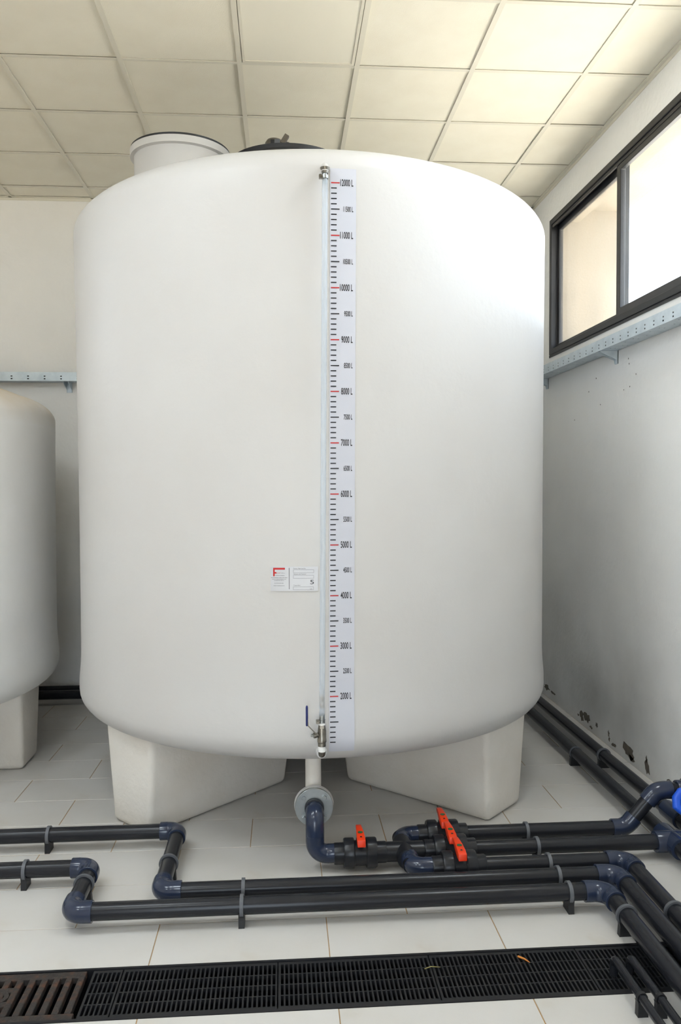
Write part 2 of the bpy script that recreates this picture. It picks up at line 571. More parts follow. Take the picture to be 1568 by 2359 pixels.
yz_frame('window_frame', M['frame_o'], XR - 0.012, XR + 0.075, WIN_Y0, WIN_Y1, WIN_Z0, WIN_Z1, 0.040, win)
MB().box(XR - 0.004, XR + 0.004, WIN_Y0 + .04, WIN_Y1 - .04, WIN_Z1 - 0.062, WIN_Z1 - 0.042).build('track_rail', M['frame_o'], win)
seg = (WIN_Y1 - WIN_Y0) / 4
for k in range(4):
    y1 = WIN_Y1 - 0.038 - (seg - 0.019) * k + 0.012
    y0 = y1 - seg + 0.019 - 0.03
    far = (k % 2 == 0)
    x0 = XR + 0.036 if far else XR + 0.000
    s_ = yz_frame('window_sash', M['frame'], x0, x0 + 0.030, max(y0, WIN_Y0 + .03), min(y1, WIN_Y1 - .028), WIN_Z0 + 0.030, WIN_Z1 - 0.040, 0.055 if not far else 0.045, win)
    MB().box(x0 + 0.013, x0 + 0.017, max(y0, WIN_Y0 + .03) + .04, min(y1, WIN_Y1 - .028) - .04, WIN_Z0 + 0.07, WIN_Z1 - 0.085).build('pane', M['pane_dusty'] if far else M['pane'], s_)
wl2 = thing('window_2', 'unseen dark grey framed window band added high in the left wall for daylight', None, (XL, 4.1, WIN_Z0), kind='structure')
yz_frame('window_frame', M['frame_o'], XL - 0.075, XL + 0.012, LW_Y0, LW_Y1, WIN_Z0, WIN_Z1, 0.040, wl2)
for k in range(1, 3):
    y0 = LW_Y0 + (LW_Y1 - LW_Y0) / 3 * k
    MB().box(XL - 0.06, XL - 0.01, y0 - 0.03, y0 + 0.03, WIN_Z0 + .04, WIN_Z1 - .04).build('mullion', M['frame'], wl2)
# worn mortar lip around the frame
MB().box(XR - 0.006, XR, WIN_Y0 - .02, WIN_Y1 + .015, WIN_Z0 - 0.016, WIN_Z0).build('sill_edge', M['frame_o'], win)

ex = MB()
ex.box(XR + 0.2, 2.56, WIN_Y1 + 0.10, WIN_Y1 + 0.30, WIN_Z0 - 0.4, 3.75)
ex.box(XR + 0.2, 2.56, WIN_Y0 - 0.3, WIN_Y0 - 0.10, WIN_Z0 - 0.4, 3.75)
ex.box(XR + 0.2, 2.56, WIN_Y0 - 0.3, WIN_Y1 + 0.30, 3.62, 3.80)
ex.box(XR + 0.076, XR + 0.2, WIN_Y1 - 0.014, WIN_Y1 - 0.001, WIN_Z0 + 0.001, WIN_Z1 - 0.001)
ex.box(XR + 0.076, XR + 0.2, WIN_Y0 + 0.001, WIN_Y1 - 0.014, WIN_Z1 - 0.014, WIN_Z1 - 0.001)
ex.box(XR + 0.076, XR + 0.2, WIN_Y0 + 0.001, WIN_Y1 - 0.014, WIN_Z0 + 0.001, WIN_Z0 + 0.012)
ex.box(XR + 0.2, XR + 0.203, WIN_Y0 - 0.1, WIN_Y1 + 0.10, WIN_Z1, 3.62)
ex.box(XR + 0.2, XR + 0.203, WIN_Y1, WIN_Y1 + 0.10, WIN_Z0 - 0.4, WIN_Z1)
tag(ex.build('trim_4', M['render_o']), 'beige rendered hood and side fins framing the window outside', kind='structure')
tag(MB().box(-40, 40, -40, 40, -0.5, -0.25).build('ground', M['ground']), 'sandy ground outside the building', kind='structure')
tag(MB().box(XL - 0.3, XR + 0.35, YF - 0.3, YB + 0.3, ZC + 0.31, ZC + 0.5).build('roof', M['render_o']), 'flat roof slab over the room', kind='structure')

# ------------------------------------------------------------------ the large tank
TCX, TCY, TR = 0.165, 4.47, 1.243


def tank_profile(R, z_bot, z0, apex):
    p = [(0, z_bot - 0.06), (R * 0.6, z_bot - 0.055), (R - 0.24, z_bot - 0.02), (R - 0.17, z_bot - 0.006)]
    for i in range(9):
        a = PI / 2 * (i / 8)
        p.append((R - 0.13 + 0.13 * math.sin(a) + 0.004, z_bot + 0.115 - 0.115 * math.cos(a)))
    p += [(R + 0.003, z_bot + 0.17), (R - 0.004, z_bot + 0.25)]
    n = 9
    for i in range(n + 1):
        t = i / n
        z = z_bot + 0.30 + (z0 - z_bot - 0.36) * t
        p.append((R - 0.006 + 0.008 * t * t, z))
    a_, b_ = 0.25, 0.145
    for i in range(15):
        t = math.radians(4 + 62 * i / 14)
        p.append((R - a_ + a_ * math.cos(t) + 0.003, z0 + b_ * math.sin(t)))
    r1, z1 = p[-1]
    for i in range(1, 9):
        f = 1 - i / 8
        p.append((r1 * f if i < 8 else 0, apex - (apex - z1) * f * f * (0.35 * f + 0.65)))
    return p


def wobble(seed, amp):
    r = random.Random(seed)
    ph = [r.uniform(0, 6.28) for _ in range(6)]

    def fn(rad, h, j, n):
        a = 2 * PI * j / n
        return rad + amp * (rad / 1.24) * (math.sin(2 * a + ph[0] + h) + 0.6 * math.sin(5 * a + ph[1] + 1.7 * h) + 0.4 * math.sin(9 * a + ph[2] - 2.3 * h))
    return fn


def tank_leg(tank, cx, cy, direction, side, r0, r1, wid, ztop, zin, mt, name='leg'):
    """radial block: near face passes close to the axis, tapered towards the floor"""
    d = Vector((math.cos(direction), math.sin(direction), 0))
    s = Vector((-d.y, d.x, 0)) * side
    c = Vector((cx, cy, 0))

    def ring(z, grow, rin, rout):
        pts = [c + d * rin + s * (-0.03 - grow), c + d * rout + s * (-0.03 - grow), c + d * rout + s * (wid - 0.03 + grow), c + d * rin + s * (wid - 0.03 + grow)]
        return [(p.x, p.y, z) for p in pts]
    MB().hexa(ring(0.0, 0, r0, r1), ring(ztop, 0.045, r0 - 0.05, r1 + 0.012)).build(name, mt, tank, smooth=40, bevel=0.028, bseg=3)


tank = thing('water_tank', 'large white fibreglass tank with a litre scale and clear gauge tube', 'tank', (TCX, TCY, 0))
wob = wobble(3, 0.0016)
MB().revolve(tank_profile(TR, 0.445, 2.845, 3.12), (TCX, TCY, 0), 128, rfun=wob).build('body', M['tank'], tank, smooth=60)
Q = math.radians
tank_leg(tank, TCX, TCY, Q(-135), -1, 0.256, 1.135, 0.285, 0.50, 0.4, M['leg'])
tank_leg(tank, TCX, TCY, Q(-44), 1, 0.256, 1.125, 0.315, 0.50, 0.4, M['leg'])
tank_leg(tank, TCX, TCY, Q(135), 1, 0.256, 1.125, 0.30, 0.50, 0.4, M['leg'])
tank_leg(tank, TCX, TCY, Q(45), -1, 0.256, 1.125, 0.30, 0.50, 0.4, M['leg'])

# hatch neck with flange and thin black lid
HX, HY, HZ = -0.532, 4.40, 3.365
neck = MB().revolve([(0, 2.95), (0.243, 2.95), (0.243, HZ - 0.05), (0.262, HZ - 0.046), (0.264, HZ - 0.012), (0, HZ - 0.012)], (HX, HY, 0), 64).build('hatch_neck', M['tank'], tank, smooth=40)
MB().revolve([(0, HZ - 0.012), (0.258, HZ - 0.012), (0.260, HZ), (0.2, HZ + 0.004), (0, HZ + 0.006)], (HX, HY, 0), 64).build('hatch_gasket', M['black'], neck, smooth=40)
# manhole with black lid and a vent on it
LX, LY, LZ = 0.035, 4.345, 3.285
mh = MB().revolve([(0, 2.95), (0.26, 2.95), (0.26, LZ - 0.022), (0, LZ - 0.022)], (LX, LY, 0), 64).build('manhole_neck', M['tank'], tank, smooth=40)
lid = MB().revolve([(0, LZ - 0.022), (0.305, LZ - 0.022), (0.31, LZ - 0.004), (0.28, LZ + 0.004), (0.12, LZ + 0.012), (0, LZ + 0.012)], (LX, LY, 0), 64).build('manhole_lid', M['black'], tank, smooth=40)
vt = MB()
VX, VY, VZ = LX - 0.046, 4.12, LZ + 0.006
vt.revolve([(0, -0.03), (0.03, -0.028), (0.044, -0.012), (0.046, 0.004), (0.036, 0.020), (0.018, 0.027), (0, 0.028)], (VX - 0.022, VY, VZ + 0.014), 24)
vt.sweep([(VX + 0.0, VY + .01, VZ + 0.022), (VX + 0.045, VY + .01, VZ + 0.012), (VX + 0.070, VY + .01, VZ - 0.012)], [0.022, 0.020, 0.012], 16)
vt.build('vent_cap', M['brown'], lid, smooth=50)
vb = MB().box(-.012, .012, -.012, .012, -.024, .026)
R_ = Matrix.Rotation(Q(32), 4, 'Y')
vb.v = [tuple(R_ @ Vector(p) + Vector((VX + 0.030, VY - 0.022, VZ + 0.030))) for p in vb.v]
vb.build('vent_spout', M['brown'], lid, bevel=0.002)
MB().box(VX - 0.040, VX - 0.020, VY - 0.056, VY - 0.02, VZ - 0.01, VZ + 0.018).build('vent_port', M['black'], lid, bevel=0.002)
MB().box(VX - 0.019, VX + 0.006, VY - 0.058, VY - 0.02, VZ - 0.01, VZ + 0.019).build('vent_nut', M['clip'], lid, bevel=0.002)

# outlet: white pipe under the tank, bend, backing ring
OX, OZ, OYF = 0.121, 0.238, 3.335
arc = [(OX, 3.425, 0.46), (OX, 3.425, 0.30)]
for i in range(1, 9):
    a = PI / 2 * i / 8
    arc.append((OX, 3.425 - 0.062 * (1 - math.cos(a)), 0.30 - 0.062 * math.sin(a)))
arc.append((OX, OYF + 0.018, OZ))
outp = MB().sweep(arc, 0.034, 24).build('outlet_pipe', M['leg'], tank, smooth=40)
MB().revolve([(0, OYF + 0.012), (0.082, OYF + 0.012), (0.084, OYF + 0.03), (0.07, OYF + 0.04), (0, OYF + 0.04)], (OX, 0, OZ), 48, axis='Y').build('outlet_flange', M['tank'], outp, smooth=40)


# ------------------------------------------------------------------ the second tank, cut by the left edge of the frame
T2X, T2Y, T2R = -2.55, 4.75, 1.2
tank2 = thing('water_tank', 'shorter white tank with yellowed shoulder left of the large tank', 'tank', (T2X, T2Y, 0))
MB().revolve(tank_profile(T2R, 0.43, 1.978, 2.30), (T2X, T2Y, 0), 96, rfun=wobble(9, 0.003)).build('body', M['tank2'], tank2, smooth=60)
for dr, sd in ((0, 1), (90, 1), (180, 1), (-90, 1)):
    tank_leg(tank2, T2X, T2Y - 0.147 if dr == 0 else T2Y, Q(dr), sd, 0.25, 1.085, 0.27, 0.49, 0.4, M['leg'])


# ------------------------------------------------------------------ wrap helper for things stuck on the big tank
_prof = [(r, h) for r, h in tank_profile(TR, 0.445, 2.845, 3.12) if r > 1.0 and h > 0.44]


def tank_radius(ang, z):
    rad = _prof[-1][0]
    for (ra, ha), (rb, hb) in zip(_prof[:-1], _prof[1:]):
        if ha <= z <= hb:
            rad = ra + (rb - ra) * (z - ha) / max(hb - ha, 1e-6)
            break
    return wob(rad, z, ang / (2 * PI) * 128, 128)


def wrapP(a_deg, z, off, lean=0.0):
    a = Q(a_deg)
    r = tank_radius(a - PI / 2, z) + 0.0006 + off
    return (TCX + r * math.sin(a), TCY - r * math.cos(a), z)


LEAN = (1.51 - 0.88) / (2.789 - 0.733)       # degrees per metre of height


def scale_pt(x, z, off):
    """x metres right of the tick start, z world height"""
    return wrapP(0.88 + LEAN * (z - 0.733) + math.degrees(x / TR), z, off)


def wrapped_quad_strip(mb, x0, x1, z0, z1, off, t, fn, nx=6, nz=1):
    V, Fc = [], []
    for k in (0, 1):
        for j in range(nz + 1):
            for i in range(nx + 1):
                V.append(fn(x0 + (x1 - x0) * i / nx, z0 + (z1 - z0) * j / nz, off + t * k))
    L = (nx + 1) * (nz + 1)
    for j in range(nz):
        for i in range(nx):
            a = j * (nx + 1) + i
            b, c, d = a + 1, a + nx + 2, a + nx + 1
            Fc += [(a, d, c, b), (L + a, L + b, L + c, L + d)]
    for i in range(nx):
        Fc.append((i, i + 1, L + i + 1, L + i))
        a = nz * (nx + 1) + i
        Fc.append((a + 1, a, L + a, L + a + 1))
    for j in range(nz):
        a = j * (nx + 1)
        b = a + nx + 1
        Fc.append((b, a, L + a, L + b))
        a, b = a + nx, b + nx
        Fc.append((a, b, L + b, L + a))
    mb.add(V, Fc)


def text_mesh(body, h, w_, fn, x, z, off, align='LEFT', bold=0.0):
    """flat lettering; returns MB with the glyph faces mapped through fn(x, z, off); h: cap height, w_: total width"""
    cu = bpy.data.curves.new('lettering', 'FONT')
    cu.body = body
    cu.size = 1.0
    cu.resolution_u = 3
    cu.offset = bold
    ob_ = bpy.data.objects.new('lettering', cu)
    COL.objects.link(ob_)
    dg = bpy.context.evaluated_depsgraph_get()
    me = bpy.data.meshes.new_from_object(ob_.evaluated_get(dg))
    co = [v.co.copy() for v in me.vertices]
    fs = [tuple(p.vertices) for p in me.polygons]
    bpy.data.objects.remove(ob_)
    bpy.data.curves.remove(cu)
    bpy.data.meshes.remove(me)
    x0, x1 = min(c.x for c in co), max(c.x for c in co)
    y0, y1 = min(c.y for c in co), max(c.y for c in co)
    if align == 'RIGHT':
        x -= w_
    elif align == 'CENTER':
        x -= w_ / 2
    mb = MB()
    mb.add([fn(x + (c.x - x0) / (x1 - x0) * w_, z + (c.y - y0) / (y1 - y0) * h, off) for c in co], fs)
    return mb


L_Z = lambda litres: 0.733 + (litres - 2000) / 10000 * 2.056
scale = thing('volume_scale', 'translucent strip with red and black litre marks beside the gauge tube', 'scale', scale_pt(0.04, 0.515, 0))
mb = MB()
wrapped_quad_strip(mb, -0.004, 0.100, 0.505, 2.845, 0.0012, 0.0006, scale_pt, 10, 200)
mb.build('strip', M['strip'], scale, smooth=40)
for lt in range(1100, 12001, 100):
    z = L_Z(lt)
    long_ = lt % 500 == 0
    red = lt % 1000 == 0
    mb = MB()
    wrapped_quad_strip(mb, 0.0, 0.034 if long_ else 0.0225, z - 0.0023, z + 0.0023, 0.0021, 0.0004, scale_pt, 4, 1)
    mb.build('red_mark' if red else ('long_mark' if long_ else 'mark'), M['redink'] if red else M['ink'], scale)
for lt in range(2000, 12001, 500):
    z = L_Z(lt)
    big = lt % 1000 == 0
    n = len(str(lt))
    h = 0.0275 if big else 0.0215
    wd = {(True, 5): 0.052, (True, 4): 0.046, (False, 5): 0.040, (False, 4): 0.035}[(big, n)]
    text_mesh('%d L' % lt, h, wd, scale_pt, 0.0885, z - h * 0.46, 0.0024, 'RIGHT', 0.016).build('volume_figure', M['ink'], scale)


# ------------------------------------------------------------------ name plate
def plate_pt(x, z, off):
    return wrapP(-10.12 + math.degrees(x / TR), z, off)


PW, PH, PZ = 0.1925, 0.099, 1.1645
npl = thing('name_plate', 'small grey maker\'s plate with a red F beside the gauge tube', 'plate', plate_pt(PW / 2, PZ, 0))
mb = MB()
wrapped_quad_strip(mb, 0, PW, PZ, PZ + PH, 0.0012, 0.0012, plate_pt, 8, 1)
mb.build('plate', M['plate'], npl, smooth=40)
PX = lambda u: (u - 90) / 1360 * PW             # zoomed-photo pixel to plate metres
PZZ = lambda v: PZ + PH - (v - 125) / 700 * PH


def prect(name, mt, u0, v0, u1, v1, off=0.0025):
    b = MB()
    wrapped_quad_strip(b, PX(u0), PX(u1), PZZ(v1), PZZ(v0), off, 0.0002, plate_pt, 3, 1)
    return b.build(name, mt, npl)


b = MB()
for (u0, v0, u1, v1) in ((165, 158, 505, 212), (165, 212, 210, 402), (210, 280, 258, 325)):
    wrapped_quad_strip(b, PX(u0), PX(u1), PZZ(v1), PZZ(v0), 0.0025, 0.0002, plate_pt, 3, 1)
b.build('logo', M['redink'], npl)
text_mesh('ECAP', 0.0048, PX(372) - PX(264), plate_pt, PX(264), PZZ(325), 0.0027).build('lettering', M['redink'], npl)
text_mesh('S.R.L.', 0.0046, PX(510) - PX(388), plate_pt, PX(388), PZZ(325), 0.0027).build('lettering', M['greyink'], npl)
prect('divider', M['ink'], 618, 160, 632, 772)
for (u0, v0, u1, v1) in ((745, 210, 1330, 302), (742, 372, 1328, 464), (738, 700, 1322, 790)):
    b = MB()
    t = 7
    for q_ in ((u0, v0, u1, v0 + t), (u0, v1 - t, u1, v1), (u0, v0, u0 + t, v1), (u1 - t, v0, u1, v1)):
        wrapped_quad_strip(b, PX(q_[0]), PX(q_[2]), PZZ(q_[3]), PZZ(q_[1]), 0.0025, 0.0002, plate_pt, 3, 1)
    b.build('field_box', M['greyink'], npl)
for s_, u, v, wd, h in (('Fecha Fabricaci\u00f3n', 750, 192, 345, 30), ('N\u00famero de Control', 748, 354, 355, 32), ('Capacidad', 745, 680, 195, 34), ('Lts', 1220, 776, 60, 26)):
    text_mesh(s_, h / 700 * PH, PX(u + wd) - PX(u), plate_pt, PX(u), PZZ(v), 0.0027).build('lettering', M['ink'], npl)
text_mesh('5', 125 / 700 * PH, PX(1332) - PX(1225), plate_pt, PX(1225), PZZ(630), 0.0027).build('symbol', M['ink'], npl)
rr = random.Random(5)
for (u0, u1, v) in ((236, 486, 384), (110, 568, 441), (140, 536, 486), (195, 478, 524), (200, 468, 600), (178, 488, 672)):
    b = MB()
    u = u0
    while u < u1:
        wl = rr.uniform(14, 34)
        e = min(u + wl, u1)
        wrapped_quad_strip(b, PX(u), PX(e), PZZ(v + 7), PZZ(v - 7), 0.0025, 0.0002, plate_pt, 1, 1)
        u = e + rr.uniform(8, 12)
    b.build('fine_print', M['greyink'], npl)

# ------------------------------------------------------------------ level gauge
TUBE_OFF = 0.040


def gpt(z, off=TUBE_OFF, dx=0.0):
    x = 0.1715 + (0.149 - 0.1715) * (2.776 - z) / (2.776 - 0.671) + dx
    return Vector((x, TCY - TR - off, z))


ga = thing('level_gauge', 'clear vertical gauge tube with a blue-levered valve on the large tank', 'gauge', tuple(gpt(0.5)))
# perspective of the stand-off: heights were read on the tank face, so bring them to the tube's plane
DZ = lambda z: 1.5947 + (z - 1.5947) * (3.23 - TUBE_OFF) / 3.23
zt, zb = DZ(2.803), DZ(0.655)
tv = MB().sweep([gpt(zt), gpt(zb)], 0.0115, 24, cap=False)
tv.build('sight_tube', M['tube'], ga, smooth=40)
MB().sweep([gpt(DZ(0.735)), gpt(DZ(0.69))], 0.0100, 20).build('sediment', M['sediment'], ga, smooth=40)
te = [gpt(DZ(2.860), -0.06), gpt(DZ(2.860), 0.012)]
for i in range(1, 8):
    a = PI / 2 * i / 7
    te.append(gpt(DZ(2.860) - 0.022 * (1 - math.cos(a)), 0.018 + 0.022 * math.sin(a)))
te.append(gpt(DZ(2.848) - 0.012))
MB().sweep(te, 0.0145, 20).build('top_elbow', M['tank'], ga, smooth=40)
c0 = gpt(DZ(2.843))
MB().revolve([(0.008, -0.016), (0.0125, -0.016), (0.0135, -0.006), (0.0185, 0.002), (0.0195, 0.006), (0.008, 0.006)], tuple(c0), 24).build('flare_nut', M['stain'], ga, smooth=30)
MB().sweep([gpt(DZ(2.829)), gpt(DZ(2.786))], 0.0085, 20).build('barb_insert', M['steel'], ga, smooth=40)


def clamp(z):
    c = gpt(DZ(z))
    k = MB().revolve([(0.0118, -0.006), (0.0135, -0.006), (0.0135, 0.006), (0.0118, 0.006), (0.0118, -0.006)], tuple(c), 24).build('hose_clamp', M['steel'], ga, smooth=30)
    MB().box(c.x - 0.024, c.x - 0.010, c.y - 0.012, c.y + 0.004, c.z - 0.007, c.z + 0.007).sweep([(c.x - 0.019, c.y - 0.020, c.z), (c.x - 0.019, c.y - 0.004, c.z)], 0.0055, 12).build('clamp_screw', M['stain'], k, smooth=30)


clamp(2.812)
clamp(0.634)
MB().sweep([gpt(DZ(0.664)), gpt(DZ(0.612))], [0.0098, 0.0098], 20).build('barb_insert', M['stain'], ga, smooth=40)
MB().sweep([gpt(DZ(0.661)), gpt(DZ(0.655)), gpt(DZ(0.640))], [0.0112, 0.0118, 0.0112], 20).build('tube_end', M['steel'], ga, smooth=40)
c1 = gpt(DZ(0.577))
vb_ = MB()
vb_.revolve([(0, 0.042), (0.0135, 0.042), (0.0150, 0.030), (0, 0.030)], tuple(c1), 6)
vb_.revolve([(0.012, 0.030), (0.0155, 0.030), (0.0175, 0.018), (0.0175, -0.012), (0.0185, -0.014), (0.0185, -0.026), (0.0160, -0.030), (0.0160, -0.044), (0, -0.044)], tuple(c1), 24)
vbod = vb_.build('valve_body', M['stain'], ga, smooth=30)
MB().sweep([c1 + Vector((0, 0, 0.042)), c1 + Vector((0, 0, 0.050))], 0.0142, 20).build('thread_tape', M['white'], ga, smooth=40)
MB().sweep([c1 + Vector((-0.012, -0.002, 0.002)), c1 + Vector((-0.024, -0.004, 0.002)), c1 + Vector((-0.0245, -0.004, 0.002)), c1 + Vector((-0.034, -0.006, 0.001))], [0.0095, 0.0095, 0.012, 0.011], 16).build('packing_nut', M['stain'], vbod, smooth=30)
MB().sweep([c1 + Vector((-0.034, -0.006, 0.001)), c1 + Vector((-0.044, -0.008, 0.003))], 0.006, 6).build('stem_nut', M['steel'], vbod)
# lever: bent flat bar and blue sleeve
lp_ = [c1 + Vector((-0.020, -0.016, 0.008)), c1 + Vector((-0.034, -0.018, 0.022)), c1 + Vector((-0.058, -0.020, 0.048)), c1 + Vector((-0.060, -0.020, 0.075))]
lv = MB()
for a, b_ in zip(lp_[:-1], lp_[1:]):
    t = (b_ - a).normalized()
    n_ = Vector((t.z, 0, -t.x)) * 0.0022
    wv = Vector((0.002, -0.008, 0))
    lv.hexa([a + n_ + wv, a - n_ + wv, a - n_ - wv, a + n_ - wv], [b_ + n_ + wv, b_ - n_ + wv, b_ - n_ - wv, b_ + n_ - wv])
lv.build('lever_arm', M['stain'], vbod)
sl = MB()
prof = []
c2 = c1 + Vector((-0.0602, -0.020, 0))
ringn = 10
V, Fc = [], []
for (z, k) in ((0.046, 0.85), (0.049, 1), (0.118, 1), (0.123, 0.85), (0.126, 0.45)):
    for j in range(16):
        a = 2 * PI * j / 16
        V.append((c2.x + 0.0048 * k * math.cos(a), c2.y + 0.0105 * k * math.sin(a), c2.z + z))
for i in range(4):
    for j in range(16):
        Fc.append((i * 16 + j, i * 16 + (j + 1) % 16, (i + 1) * 16 + (j + 1) % 16, (i + 1) * 16 + j))
Fc += [tuple(range(15, -1, -1)), tuple(range(64, 80))]
sl.add(V, Fc)
sl.build('lever_sleeve', M['bluesl'], vbod, smooth=50)
MB().sweep([c1 + Vector((0, 0, -0.044)), c1 + Vector((0, 0, -0.060)), c1 + Vector((0, 0, -0.066))], [0.0142, 0.0150, 0.0145], 20).build('thread_tape', M['white'], ga, smooth=40)
be = [c1 + Vector((0, 0, -0.058))]
for i in range(0, 9):
    a = PI / 2 * i / 8
    be.append(c1 + Vector((0, 0.020 * (1 - math.cos(a)), -0.066 - 0.016 * math.sin(a))))
be.append(c1 + Vector((0, 0.075, -0.082)))
MB().sweep(be, 0.0140, 20).build('bottom_elbow', M['stain'], ga, smooth=40)
MB().revolve([(0, -0.012), (0.020, -0.012), (0.023, 0.0), (0.023, 0.05), (0, 0.05)], (c1.x, TCY - TR - 0.004, c1.z - 0.082), 24, axis='Y').build('boss', M['tank'], ga, smooth=40)

# ------------------------------------------------------------------ piping
PR, SR = 0.0315, 0.0385       # pipe and socket radius
PZ_ = 0.070


def pipe(parent, a, b_, r=PR, name='pipe', mt=None):
    return MB().sweep([a, b_], r, 28).build(name, mt or M['pipe'], parent, smooth=40)


def elbow(parent, c, d1, d2, L=0.080, bend=0.046, r=SR, name='elbow', mt=None):
    """corner at c; sockets open along +d1 and +d2"""
    c, d1, d2 = Vector(c), Vector(d1).normalized(), Vector(d2).normalized()
    ang = d1.angle(d2)                        # angle between the openings
    turn = PI - ang
    tl = bend * math.tan(turn / 2)
    p0 = c + d1 * tl
    axis = d1.cross(d2).normalized()
    inward = (d1 + d2).normalized()
    cen = c + inward * (bend / math.cos(turn / 2))
    v0 = p0 - cen
    pts, rad = [c + d1 * L, c + d1 * (L - 0.0015), c + d1 * (L - 0.030)], [r * 0.97, r, r]
    if tl < L - 0.034:
        pts.append(c + d1 * (L - 0.034))
        rad.append(r * 0.985)
    n = 12
    p_end = c + d2 * tl
    sgn = 1 if (Matrix.Rotation(turn, 3, axis) @ v0 - (p_end - cen)).length < (Matrix.Rotation(-turn, 3, axis) @ v0 - (p_end - cen)).length else -1
    for i in range(n + 1):
        pts.append(cen + Matrix.Rotation(sgn * turn * i / n, 3, axis) @ v0)
        rad.append(r * 0.985)
    if tl < L - 0.034:
        pts.append(c + d2 * (L - 0.034))
        rad.append(r * 0.985)
    pts += [c + d2 * (L - 0.030), c + d2 * (L - 0.0015), c + d2 * L]
    rad += [r, r, r * 0.97]
    return MB().sweep(pts, rad, 28).build(name, mt or M['fit'], parent, smooth=35)


def socket(parent, a, b_, r=SR, name='socket', mt=None):
    a, b_ = Vector(a), Vector(b_)
    t = (b_ - a).normalized()
    return MB().sweep([a, a + t * 0.002, b_ - t * 0.002, b_], [r * .96, r, r, r * .96], 28).build(name, mt or M['fit'], parent, smooth=35)


X_, Y_, Z_ = Vector((1, 0, 0)), Vector((0, 1, 0)), Vector((0, 0, 1))
V3 = Vector
YA, YBp = 3.540, 3.222
Y1_, Y2_, Y3_, Y4_, Y5_ = 3.412, 3.263, 3.113, 3.003, 2.882
XA, XB = -0.470, -0.770
X5, X4, X3 = 1.198, 1.292, 1.378
YEND = 1.30


def zrun(label, yl, xl, yr, xr):
    t = thing('drain_pipe_run', label, 'pipe', (xl, yr, 0))
    pipe(t, (-2.6, yl, PZ_), (xl - .05, yl, PZ_))
    elbow(t, (xl, yl, PZ_), (-1, 0, 0), (0, -1, 0))
    pipe(t, (xl, yl - .05, PZ_), (xl, yr + .05, PZ_))
    elbow(t, (xl, yr, PZ_), (0, 1, 0), (1, 0, 0))
    pipe(t, (xl + .05, yr, PZ_), (xr - .05, yr, PZ_))
    elbow(t, (xr, yr, PZ_), (-1, 0, 0), (0, -1, 0), L=0.088, bend=0.055)
    pipe(t, (xr, yr - .05, PZ_), (xr, YEND, PZ_))
    return t


zrun('dark pipe run with two elbows starting nearest the tank leg at left', YA, XA, Y4_, X4)
zrun('foremost dark pipe run with two elbows, nearest the floor drain', YBp, XB, Y5_, X5)

# tank outlet elbows
to = thing('outlet_elbow_pipe', 'glossy blue-grey double elbow dropping from the tank flange', 'pipe', (OX, Y2_, 0))
elbow(to, (OX, Y2_, OZ - 0.004), (0, 1, 0), (0, 0, -1), L=0.082, bend=0.05)
elbow(to, (OX, Y2_, PZ_ + 0.002), (0, 0, 1), (1, 0, 0), L=0.082, bend=0.05)
MB().revolve([(0, Y2_ + 0.050), (0.0405, Y2_ + 0.050), (0.0405, Y2_ + 0.063), (0, Y2_ + 0.063)], (OX, 0, OZ), 32, axis='Y').build('flange_stub', M['black'], to, smooth=40)
fg = thing('flange_ring', 'round zinc flange with four bolts under the large tank', 'flange', (OX, OYF, OZ - 0.08))
MB().revolve([(0.040, OYF - 0.004), (0.079, OYF - 0.004), (0.081, OYF - 0.002), (0.081, OYF + 0.011), (0.040, OYF + 0.011), (0.040, OYF - 0.004)], (OX, 0, OZ), 48, axis='Y').build('ring', M['steel'], fg, smooth=30)
for sx in (-1, 1):
    for sz in (-1, 1):
        bx_, bz_ = OX + sx * 0.043, OZ + sz * 0.043
        bo = MB().revolve([(0, OYF - 0.0065), (0.0135, OYF - 0.0065), (0.0135, OYF - 0.004), (0, OYF - 0.004)], (bx_, 0, bz_), 20, axis='Y').build('washer', M['steel'], fg, smooth=30)
        MB().revolve([(0, OYF - 0.015), (0.0085, OYF - 0.015), (0.0098, OYF - 0.013), (0.0098, OYF - 0.0065), (0, OYF - 0.0065)], (bx_, 0, bz_), 6, axis='Y').build('bolt_head', M['steel'], fg)


